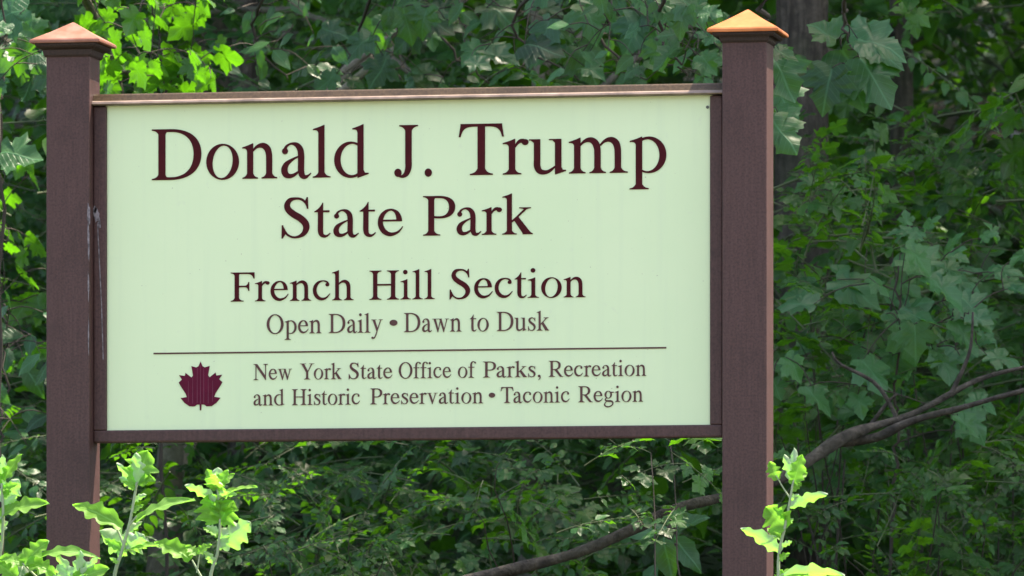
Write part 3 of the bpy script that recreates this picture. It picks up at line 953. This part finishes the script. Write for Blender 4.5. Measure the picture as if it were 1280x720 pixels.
# ------------------------------------------------------------------ leaning limb
def limb():
    pts = [(560, 735, 24), (640, 710, 23), (720, 688, 22), (790, 664, 21), (850, 638, 21), (905, 621, 21), (965, 598, 22), (1012, 576, 24), (1052, 553, 25), (1085, 536, 17), (1135, 516, 13), (1190, 490, 11), (1240, 472, 9), (1330, 452, 7)]
    Ys = np.linspace(1.5, 2.1, len(pts))
    root = empty('fallen_limb', at(560, 735, 1.5), 'long bare grey limb slanting up to the right behind the sign', 'branch')
    P = smooth_path([tuple(at(x, y, Y)) + (w * mpp(Y) / 2,) for (x, y, w), Y in zip(pts, Ys)], 70)
    s = Soup()
    q = P[:, :3] + np.stack([0.006 * np.sin(np.linspace(0, 19, 70) + k) for k in (0, 1, 2)], 1)
    V, F = tube(q, P[:, 3] * 0.66 * (1 + 0.07 * np.sin(np.linspace(0, 31, 70)) + 0.06 * np.sin(np.linspace(1, 77, 70))), 14, 0.02)
    s.add(V, F)
    link_mesh('main_stem', s.mesh('limb', [M['bark_limb']]), root)
    s = Soup()
    pts = [(1045, 556, 20), (1090, 545, 21), (1130, 532, 18), (1180, 517, 14), (1235, 497, 11), (1330, 476, 9)]
    P = smooth_path([tuple(at(x, y, 1.92)) + (w * mpp(1.92) / 2,) for x, y, w in pts], 36)
    V, F = tube(P[:, :3] + np.stack([0.005 * np.sin(np.linspace(0, 11, 36) + k) for k in (0, 1, 2)], 1), P[:, 3] * .58 * (1 + 0.08 * np.sin(np.linspace(0, 23, 36))), 12, 0.02)
    s.add(V, F)
    link_mesh('fork', s.mesh('fork', [M['bark_limb']]), root)
    for pp in ([(1085, 536), (1108, 505), (1122, 492)], [(1120, 520), (1095, 480), (1050, 455), (1040, 440)], [(1190, 490), (1212, 440), (1216, 390)]):
        s = Soup()
        P = smooth_path([tuple(at(x, y, 1.95)) for x, y in pp], 12)
        V, F = tube(P, np.linspace(0.006, 0.0025, 12), 6)
        s.add(V, F)
        link_mesh('twig', s.mesh('twig', [M['bark_limb']]), root)


limb()


# ------------------------------------------------------------------ leafy saplings whose single leaves can be seen
def join(nodes, b, st):
    q = min(nodes, key=lambda p_: np.linalg.norm(p_ - b) + 0.35 * max(0, p_[2] - b[2]))
    mid = (q + b) / 2 + np.array((rng.normal() * .008, rng.normal() * .008, 0.012))
    path = smooth_path([q, mid, b], 6)
    V, F = tube(path, np.linspace(0.0018, 0.0011, 6), 4); st.add(V, F)
    nodes.extend(path[2:5])


def sapling(label, Y, foot_px, joints, leaves, kind='maple', mat='leaf_maple', dt=0.0, dy=0.0, name='sapling', jit=0.25, nrm0=(0, -0.35, 1), nstem=0.006):
    """joints: photo points of the main stem; leaves: (px, py, length px, heading deg in the picture plane, tilt towards viewer)"""
    f = at(foot_px, 400, Y)
    f.z = float(ground_z(f.x, f.y))
    root = empty(name, f, label, 'sapling')
    st, fo = Soup(), Soup()
    J = [tuple(f - Vector((0, 0, 0.05)))] + [tuple(at(x, y, Y)) for x, y in joints]
    P = kink(smooth_path(J, 30), 0.008)
    V, F = tube(P, np.linspace(nstem, 0.002, 30), 6); st.add(V, F)
    k = mpp(Y)
    nodes = list(P[10:])
    leaves = sorted(leaves, key=lambda l: min(np.linalg.norm(p_ - np.array(at(l[0], l[1], Y))) for p_ in P[10:]))
    for (px, py, L, hd, tw) in leaves:
        Yl = Y + rng.uniform(-jit, jit)
        b = np.array(at(px, py, Yl))
        join(nodes, b, st)
        a = R(hd)
        d = np.array((math.cos(a), rng.uniform(-.5, .1), math.sin(a)))
        n_ = np.array(nrm0) + np.array((rng.normal() * .25, -tw, rng.normal() * .15))
        add_leaf(fo, kind, b, d, n_, L * k * rng.uniform(0.95, 1.1), (np.clip(rng.uniform(0.2, 1) + dt, 0, 1), np.clip(rng.uniform(-.1, .2) + dy, 0, 1)))
    link_mesh('stem', st.mesh('stem', [M['twig']]), root)
    link_mesh('foliage', fo.mesh('foliage', [M[mat], M['twig']]), root)
    return root


def kink(P, a):
    P = P.copy()
    e = rng.normal(size=P.shape) * a
    e[0] = e[-1] = 0
    return P + e


def low_branch(root, Y, joints, leaves, kind='maple', mat='leaf_maple', dt=0.0, dy=0.0, jit=0.25, nrm0=(0, -0.35, 1), r=0.011):
    """a low branch of a tree that droops into the picture from above; leaves as in sapling()"""
    st, fo = Soup(), Soup()
    top = at(joints[0][0], joints[0][1], Y)
    start = Vector((root.location.x, root.location.y, max(3.4, top.z + 1.0)))
    J = [tuple(start), tuple((start + top) / 2 + Vector((0, 0, .35)))] + [tuple(at(x, y, Y)) for x, y in joints]
    P = kink(smooth_path(J, 30), 0.006)
    V, F = tube(P, np.linspace(r, 0.002, 30), 6); st.add(V, F)
    k = mpp(Y)
    nodes = list(P[10:])
    leaves = sorted(leaves, key=lambda l: min(np.linalg.norm(p_ - np.array(at(l[0], l[1], Y))) for p_ in P[10:]))
    for (px, py, L, hd, tw) in leaves:
        Yl = Y + rng.uniform(-jit, jit)
        b = np.array(at(px, py, Yl))
        join(nodes, b, st)
        a = R(hd)
        d = np.array((math.cos(a), rng.uniform(-.5, .1), math.sin(a)))
        n_ = np.array(nrm0) + np.array((rng.normal() * .25, -tw, rng.normal() * .15))
        add_leaf(fo, kind, b, d, n_, L * k * rng.uniform(0.95, 1.1), (np.clip(rng.uniform(0.2, 1) + dt, 0, 1), np.clip(rng.uniform(-.1, .2) + dy, 0, 1)))
    br = link_mesh('low_branch', st.mesh('low_branch', [M['twig']]), root)
    me = fo.mesh('foliage', [M[mat], M['twig']])
    me.transform(Matrix.Translation(-root.location))
    o = bpy.data.objects.new('foliage', me); COL.objects.link(o); o.parent = br


# big drooping maple leaves beside the right post
low_branch(T1, 2.2, [(1052, -60), (1054, 20), (1060, 62)],
        [(1052, 62, 72, -55, .9), (1075, 75, 66, -48, .8), (1040, 85, 58, -100, .7), (1072, 48, 62, -10, .6), (1062, 45, 50, 25, .6), (1045, 50, 44, 140, .5), (1085, 58, 50, -20, .9), (1060, 90, 55, -62, .9)])
low_branch(T1, 1.6, [(958, -50), (958, 20), (966, 70), (964, 140)],
        [(966, 72, 58, -62, .7), (968, 105, 62, -60, .8), (965, 150, 50, -50, .6), (972, 140, 40, -38, .7), (962, 60, 40, -20, .4), (962, 112, 40, -90, .6)])
# mid right: maple seedling, sky sheen painted in as a lighter leaf tint
L_ = [(1010, 372, 58, 160, .3), (1040, 352, 68, -40, .5), (1065, 388, 60, -30, .6), (1100, 335, 60, -25, .4), (1135, 320, 64, -20, .5), (1090, 420, 66, -15, .6), (1140, 410, 58, -70, .7), (1160, 350, 58, -30, .4),
      (1175, 325, 50, -15, .4), (1200, 330, 42, 30, .5), (1215, 328, 40, -20, .5), (1260, 300, 42, 50, .4), (1150, 300, 40, 130, .4), (1128, 290, 34, 60, .8), (1020, 420, 40, 190, .4), (1180, 400, 56, -40, .5),
      (1205, 385, 46, -30, .5), (1060, 450, 54, -20, .5), (1120, 455, 50, -60, .5), (1175, 445, 50, -35, .5), (1000, 460, 50, -60, .5), (985, 490, 46, -30, .5), (1215, 440, 46, -25, .4), (1235, 395, 46, -40, .4), (1185, 365, 46, 10, .4),
      (1245, 345, 40, -30, .4), (1045, 490, 44, -70, .5), (1205, 520, 50, -35, .5), (1225, 510, 40, -10, .5), (1090, 365, 48, -45, .5), (1120, 380, 52, -10, .5)]
sapling('spreading maple sapling with leaves tinted lighter for sky sheen above the fork of the limb', 2.9, 1120, [(1118, 640), (1120, 480), (1125, 330)], [(a + rng.normal() * 14, b + rng.normal() * 12, c_ * k_, d_ + rng.normal() * 25, e_ * .45) for k_ in (.92, .68, .55) for a, b, c_, d_, e_ in L_], jit=0.4, dt=.5)
sapling('low broad leaved seedling below the right end of the sign', 2.2, 838, [(840, 700), (838, 668)],
        [(835, 662, 56, 178, .5), (830, 672, 54, -82, .8), (842, 672, 52, -48, .7), (845, 660, 44, 18, .4), (820, 705, 40, -120, .5)], kind='ovate')
low_branch(T4, 4.2, [(1146, -50), (1142, 10)], [(1138, 14, 30, -30, .8), (1142, 22, 26, -80, .8), (1135, 16, 22, 160, .5), (1150, 20, 24, 5, .5)], dy=.5)
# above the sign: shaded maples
def branch_above(root, x0, x1, y0, y1, n, L, Y, dy=0.0, dt=0.0, kind='maple'):
    lv = [(rng.uniform(x0, x1), rng.uniform(y0, y1), L * rng.uniform(.6, 1.2), rng.choice((-60, -35, -110, -140, -15, 195)) + rng.normal() * 15, rng.uniform(.2, .9)) for _ in range(n)]
    low_branch(root, Y, [((x0 + x1) / 2, y0 - 60), ((x0 * .7 + x1 * .3), (y0 + y1) / 2), ((x0 * .4 + x1 * .6), y1)], lv, kind=kind, dy=dy, dt=dt, jit=0.5)


def maples_above(x0, x1, y0, y1, n, L, Y, label, foot, dy=0.0, dt=0.0, kind='maple', up=1):
    lv = [(rng.uniform(x0, x1), rng.uniform(y0, y1), L * rng.uniform(.6, 1.2), rng.choice((-60, -35, -110, -140, -15, 195)) + rng.normal() * 15, rng.uniform(.2, .9)) for _ in range(n)]
    sapling(label, Y, foot, [(foot, (y0 + y1) / 2 + 150), ((foot + (x0 + x1) / 2) / 2, (y0 + y1) / 2 + 20), ((x0 + x1) / 2, y0)], [(a, b, c_, d_, e_ * up) for a, b, c_, d_, e_ in lv], kind=kind, dy=dy, dt=dt, jit=0.5, nrm0=(0, -0.35 * up, 1))


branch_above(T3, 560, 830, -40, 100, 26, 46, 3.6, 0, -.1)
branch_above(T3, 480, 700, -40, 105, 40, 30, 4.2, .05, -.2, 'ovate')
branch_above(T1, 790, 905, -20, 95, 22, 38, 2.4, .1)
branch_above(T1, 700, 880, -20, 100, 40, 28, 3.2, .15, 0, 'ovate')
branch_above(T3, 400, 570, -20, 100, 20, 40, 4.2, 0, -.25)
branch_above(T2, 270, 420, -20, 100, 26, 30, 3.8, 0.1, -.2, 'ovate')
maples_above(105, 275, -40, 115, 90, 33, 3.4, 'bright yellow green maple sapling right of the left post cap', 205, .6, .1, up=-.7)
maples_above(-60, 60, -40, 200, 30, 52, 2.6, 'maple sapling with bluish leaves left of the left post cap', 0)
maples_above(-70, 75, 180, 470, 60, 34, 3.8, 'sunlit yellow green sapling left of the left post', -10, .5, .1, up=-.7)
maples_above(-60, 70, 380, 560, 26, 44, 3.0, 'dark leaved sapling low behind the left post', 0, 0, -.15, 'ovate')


# ------------------------------------------------------------------ understory, far wood
def xrange_at(Y, extra=1.3):
    c = CAM.x + VDIR.x / VDIR.y * (Y - CAM.y)
    return c - 0.0725 * (Y - CAM.y) - extra, c + 0.0725 * (Y - CAM.y) + extra


def thicket(name, n, Y0, Y1, kinds, label, cat, zlo=0.0, ztop=None, dt=0.0, sc=(0.8, 1.3), extra=1.3, mat='leaf_under', holes=0.0):
    s = Soup()
    k = 0
    while k < n:
        Y = rng.uniform(Y0, Y1)
        a, b = xrange_at(Y, extra)
        x = rng.uniform(a, b)
        g = float(ground_z(x, Y))
        top = (HOR / FPX) * (Y - CAM.y) + 0.5 if ztop is None else g + ztop
        z = rng.uniform(g + zlo, top)
        # clumps and gaps
        cl = math.sin(2.1 * x + 1.7 * z + Y) + math.sin(-1.6 * x + 2.9 * z + 0.7 * Y) + 0.6 * math.sin(4.3 * x - 3.1 * z)
        if cl < holes: 
            if rng.uniform() < 0.82: continue
        k += 1
        ang = rng.uniform(0, 2 * math.pi)
        d = (math.cos(ang), math.sin(ang) * 0.8 - 0.25, rng.uniform(-.55, .45))
        sun = max(0, min(1, 0.5 * math.sin(1.1 * x + 0.9 * z) + 0.2 * rng.normal()))  # sun patches painted into the leaf tint, towards yellow
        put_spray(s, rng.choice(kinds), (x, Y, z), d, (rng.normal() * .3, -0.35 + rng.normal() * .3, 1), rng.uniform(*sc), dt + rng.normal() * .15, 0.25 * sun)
    o = link_mesh(name, s.mesh(name, [M[mat], M['green_twig']]))
    tag(o, label, cat, kind='stuff')


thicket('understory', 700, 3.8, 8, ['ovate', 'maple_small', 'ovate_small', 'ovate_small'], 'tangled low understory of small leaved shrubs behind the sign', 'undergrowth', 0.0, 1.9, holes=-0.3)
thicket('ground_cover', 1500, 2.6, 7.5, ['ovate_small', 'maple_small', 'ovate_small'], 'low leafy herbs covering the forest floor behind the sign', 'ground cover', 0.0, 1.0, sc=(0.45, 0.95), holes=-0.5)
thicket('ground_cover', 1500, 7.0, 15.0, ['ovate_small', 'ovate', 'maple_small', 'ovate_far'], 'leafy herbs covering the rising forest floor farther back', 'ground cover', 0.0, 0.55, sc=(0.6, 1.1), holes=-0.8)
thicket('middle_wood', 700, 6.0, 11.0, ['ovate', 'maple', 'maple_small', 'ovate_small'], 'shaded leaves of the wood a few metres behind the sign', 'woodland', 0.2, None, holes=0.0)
thicket('far_wood', 1800, 11.0, 24.0, ['ovate_far', 'maple_far', 'ovate'], 'distant dark wood filling the gaps between the trunks', 'woodland', 0.0, None, dt=-.3, sc=(1.0, 1.8), extra=5.0, mat='leaf_under', holes=-0.5)  # leaf tint darkened to stand in for shade deep in the wood


# a bushy shrub that hides the foot of the furrowed trunk, and small shrubs under the sign
def shrub(x0, x1, y0, y1, Y, n, label, kinds, sc=(0.5, 0.9), dt=0.0, dy=0.0, dep=0.5):
    f = at((x0 + x1) / 2, y1, Y); f.z = float(ground_z(f.x, f.y))
    root = empty('shrub', f, label, 'shrub')
    st, fo = Soup(), Soup()
    for q in range(n):
        u = rng.uniform() ** .8
        py = y1 - (y1 - y0) * u
        half = (x1 - x0) / 2 * math.sqrt(max(.12, 1 - (u - .25) ** 2 / .75))
        px = (x0 + x1) / 2 + rng.uniform(-1, 1) * half
        b = np.array(at(px, py, Y + rng.uniform(-dep, dep)))
        if q % 9 == 0:
            g = np.array(f) + np.array((rng.normal() * .08, rng.normal() * .08, -.03))
            V, F = tube(kink(smooth_path([g, (g + b) / 2 + np.array((0, 0, .08)), b], 10), .006), np.linspace(.0035, .0012, 10), 5); st.add(V, F)
        out = b - np.array(f)
        d = (out[0] * 1.2 + rng.normal() * .4, out[1] + rng.normal() * .4 - .25, rng.uniform(-.3, .5))
        put_spray(fo, rng.choice(kinds), b, d, (rng.normal() * .3, -.35 + rng.normal() * .3, 1), rng.uniform(*sc), dt + rng.normal() * .15, max(0, dy + rng.normal() * .12))
    link_mesh('stem', st.mesh('stem', [M['twig']]), root)
    link_mesh('foliage', fo.mesh('foliage', [M['leaf_under'], M['green_twig']]), root)


shrub(955, 1110, 215, 620, 3.4, 90, 'bushy green shrub hiding the foot of the furrowed trunk', ['ovate_small', 'ovate', 'maple_small'], dt=.05)
shrub(1090, 1330, 180, 420, 5.0, 80, 'dim shrub behind the spreading maple sapling at the far right', ['ovate_small', 'maple_small'], dt=-.15, dy=.1)
shrub(300, 520, 590, 800, 2.5, 60, 'fine leaved shrub under the left half of the sign', ['ovate_small'], (.35, .7), dt=-.1)
shrub(540, 760, 570, 800, 2.5, 60, 'small maple leaved shrub under the middle of the sign', ['maple_small', 'ovate_small'], (.4, .75))
shrub(690, 900, 545, 700, 1.3, 15, 'shrub whose leaves half hide the limb left of the right post', ['ovate_small', 'maple_small'], (.4, .7), .1)
shrub(1030, 1330, 570, 800, 2.9, 80, 'dark low shrub in the lower right corner under the limb', ['ovate_small', 'maple_small', 'ovate_small'], (.4, .75), -.15)

# ------------------------------------------------------------------ young poplar sprigs in front of the sign, in full sun
def lobed_leaf(base, tip, wpx, face, curl, Y, dY=0.0, tint=(0.5, 0.2), lobes=3.5):
    """a young lobed leaf from base to tip (photo points at row Y); face = how far its upper side turns to the viewer"""
    b = np.array(at(base[0], base[1], Y)); t = np.array(at(tip[0], tip[1], Y + dY))
    L = np.linalg.norm(t - b)
    d = (t - b) / L
    nrm = np.array((0.15 * rng.normal(), -face, 1 - abs(face) * 0.75)) if abs(face) < 1.5 else np.array((0, -np.sign(face), 0.05))
    if abs(d[2]) > 0.75 and abs(face) < 0.8: nrm = np.array((-np.sign(d[0] + .01) * .8, -face - .1, 0.3))
    Rm = rot_from(d, nrm)
    rows, cols = 25, 7
    W = wpx * 0.94 * mpp(Y) / 2 / L
    V, uv, F = [], [], []
    ph = rng.uniform(0, 6)
    for i in range(rows):
        y = i / (rows - 1)
        env = (math.sin(math.pi * min(1, 0.06 + 0.94 * y) ** 0.85) ** 0.65) * (1 if y < 1 else 0) + 0.012
        for j in range(cols):
            u = (j - (cols - 1) / 2) / ((cols - 1) / 2)
            lob = 1 + 0.26 * math.cos(2 * math.pi * lobes * y + 0.6 * np.sign(u)) * min(1, 4 * (1 - y) * (y + .1)) + 0.085 * math.sin(31 * y + ph + 0.7 * np.sign(u)) + 0.05 * math.sin(53 * y + 2 * ph)
            x = u * W * env * lob
            z = -curl * (y - 0.25) ** 2 + curl * .06 + 0.55 * W * abs(u) ** 1.5 * 0.6 + 0.16 * W * math.sin(8 * y + ph + 2 * u) * abs(u)
            V.append((x, y, z)); uv.append((u * 0.3, y))
    for i in range(rows - 1):
        for j in range(cols - 1):
            a = i * cols + j
            F += [(a, a + 1, a + cols + 1), (a, a + cols + 1, a + cols)]
    return (np.array(V) * L) @ Rm.T + b, np.array(F), tint, np.array(uv)


def sprig(label, Y, foot_px, stems, leaves, lower=6):
    f = at(foot_px, 700, Y); f.z = float(ground_z(f.x, f.y))
    root = empty('poplar_sprig', f, label, 'sapling', 'young poplar sprigs in front of the sign')
    s = Soup()
    first = True
    for pts, r0, r1 in stems:
        J = [tuple(at(x, y, Y)) for x, y in pts]
        if first: J = [tuple(f - Vector((0, 0, .05))), tuple(at(pts[0][0], 900, Y)), tuple(at(pts[0][0], 780, Y))] + J; first = False
        P = smooth_path(J, 24)
        V, F = tube(P, np.linspace(r0, r1 * 0.85, 24) * 0.00100, 8); s.add(V, F)
    link_mesh('stem', s.mesh('stem', [M['sprig_stem']]), root)
    x0, y0 = stems[0][0][0]
    for q in range(lower):                     # leaves further down the stem, below the picture
        yy = 760 + 45 * q
        sg = (-1, 1)[q % 2]
        leaves = leaves + [((x0, yy), (x0 + sg * rng.uniform(45, 75), yy - rng.uniform(0, 35)), 34, .25, .4, rng.uniform(-.1, .1))]
    Pv = smooth_path([(x, y, 0) for x, y in stems[0][0]], 12)
    for q in (2, 4, 6, 8, 9, 10):              # small young leaves at the nodes
        x_, y_ = Pv[q][:2]
        sg = rng.choice((-1, 1))
        ln = rng.uniform(14, 24)
        leaves = leaves + [((x_, y_), (x_ + sg * ln * rng.uniform(.5, 1), y_ - ln * rng.uniform(.3, .9)), ln * .5, rng.choice((-1.1, -.8, .8, 1.0)), .3, rng.uniform(-.03, .02))]
    for lf in leaves:
        base, tip, wpx, face, curl = lf[:5]
        dY = lf[5] if len(lf) > 5 else 0.0
        a = Soup()
        V, F, tint, uv = lobed_leaf(base, tip, wpx, face, curl, Y, dY, (rng.uniform(.2, 1), rng.uniform(0, .6)))
        a.add(V, F, 0, tint, uv)
        link_mesh('leaf', a.mesh('leaf', [M['leaf_sprig']]), root)


# leaf: base, tip, width px, facing (+ upper side to the viewer, - pale underside), curl, depth of the tip
sprig('leafy sprig standing in front of the left post foot and sign corner', -0.55, 140,
      [([(143, 722), (152, 690), (163, 650), (171, 602)], 5.5, 3.0), ([(155, 682), (148, 665), (142, 655)], 2.6, 2.0), ([(163, 655), (171, 645)], 2.4, 1.8)],
      [((171, 606), (184, 563), 40, 1.2, .25), ((169, 610), (147, 578), 13, -.9, .2), ((172, 606), (170, 566), 20, -1.2, .1, -.02), ((167, 612), (150, 596), 14, -.6, .3), ((176, 604), (192, 585), 14, .7, .3),
       ((152, 660), (91, 623), 26, .75, .55), ((171, 652), (236, 614), 22, .5, .45), ((160, 688), (128, 664), 34, -1.2, .3, .03), ((160, 688), (180, 668), 30, -1.1, .3), ((156, 690), (197, 676), 18, .4, .4), ((152, 694), (141, 682), 10, -.8, .2)])
sprig('leafy sprig with a folded top bud below the leaf emblem', -0.5, 262,
      [([(263, 722), (272, 690), (275, 650), (271, 600)], 5.0, 2.6), ([(252, 722), (240, 700)], 2.6, 2.0), ([(246, 716), (250, 690)], 1.8, 1.4)],
      [((271, 612), (258, 586), 16, .9, .2), ((272, 612), (285, 587), 16, .8, .2), ((271, 612), (272, 584), 24, -1.2, .1), ((271, 612), (269, 592), 26, 1.0, .1, -.03), ((268, 628), (234, 604), 18, -.6, .35), ((276, 622), (318, 602), 14, .35, .4), ((274, 622), (296, 616), 12, -.5, .3),
       ((273, 654), (262, 618), 46, 1.3, .2), ((274, 654), (292, 626), 36, 1.2, .2), ((275, 682), (314, 652), 34, -1.2, .4), ((272, 672), (255, 658), 14, .4, .3), ((238, 700), (194, 672), 26, .8, .5), ((248, 692), (264, 680), 14, .6, .3), ((246, 694), (232, 682), 16, .5, .3)])
sprig('leafy sprig cut by the left edge of the picture', -0.45, -4,
      [([(-4, 722), (2, 680), (4, 640), (2, 604)], 5.0, 3.0)],
      [((2, 606), (4, 568), 16, -1.0, .2), ((4, 600), (26, 567), 15, 1.0, .3), ((0, 606), (-14, 575), 16, .9, .3), ((2, 628), (24, 599), 26, -1.2, .3), ((2, 644), (56, 622), 24, .7, .5), ((3, 652), (-40, 630), 26, .6, .5), ((3, 664), (-8, 642), 20, -1, .3)])
sprig('low bushy sprig with pale twisted leaves at the lower left', -0.65, 84,
      [([(88, 740), (94, 724)], 5.0, 4.0), ([(60, 735), (28, 704)], 2.6, 2.0)],
      [((30, 706), (58, 674), 26, .8, .4), ((30, 706), (0, 695), 22, .6, .4), ((52, 696), (120, 684), 18, .55, .6), ((34, 702), (70, 716), 24, .7, .4), ((96, 724), (101, 688), 18, -1.1, .2), ((92, 724), (70, 692), 14, -.9, .2), ((100, 722), (122, 696), 12, -.8, .2), ((94, 726), (134, 708), 26, .9, .4), ((86, 728), (72, 706), 24, -1.1, .3), ((20, 722), (-6, 700), 26, .8, .4)])
sprig('leafy sprig with one round yellow green leaf before the right post', -0.5, 972,
      [([(973, 722), (974, 690), (982, 655), (988, 622), (992, 598)], 4.6, 2.4), ([(987, 622), (978, 608), (970, 594)], 1.8, 1.4)],
      [((991, 606), (1003, 568), 20, 1.2, .2), ((990, 602), (981, 568), 14, -1.1, .2), ((991, 600), (993, 560), 16, -1.0, .1, .02), ((972, 600), (962, 577), 17, 1.2, .2), ((987, 634), (1034, 613), 16, -.7, .5), ((984, 660), (957, 634), 36, 1.4, .2), ((976, 690), (930, 657), 20, -.8, .5), ((977, 684), (990, 676), 8, -.6, .2), ((982, 656), (992, 648), 8, -.6, .2),
       ((975, 724), (1056, 708), 22, -.6, .5), ((974, 724), (1010, 712), 20, .5, .4), ((972, 726), (978, 712), 12, .8, .2)])
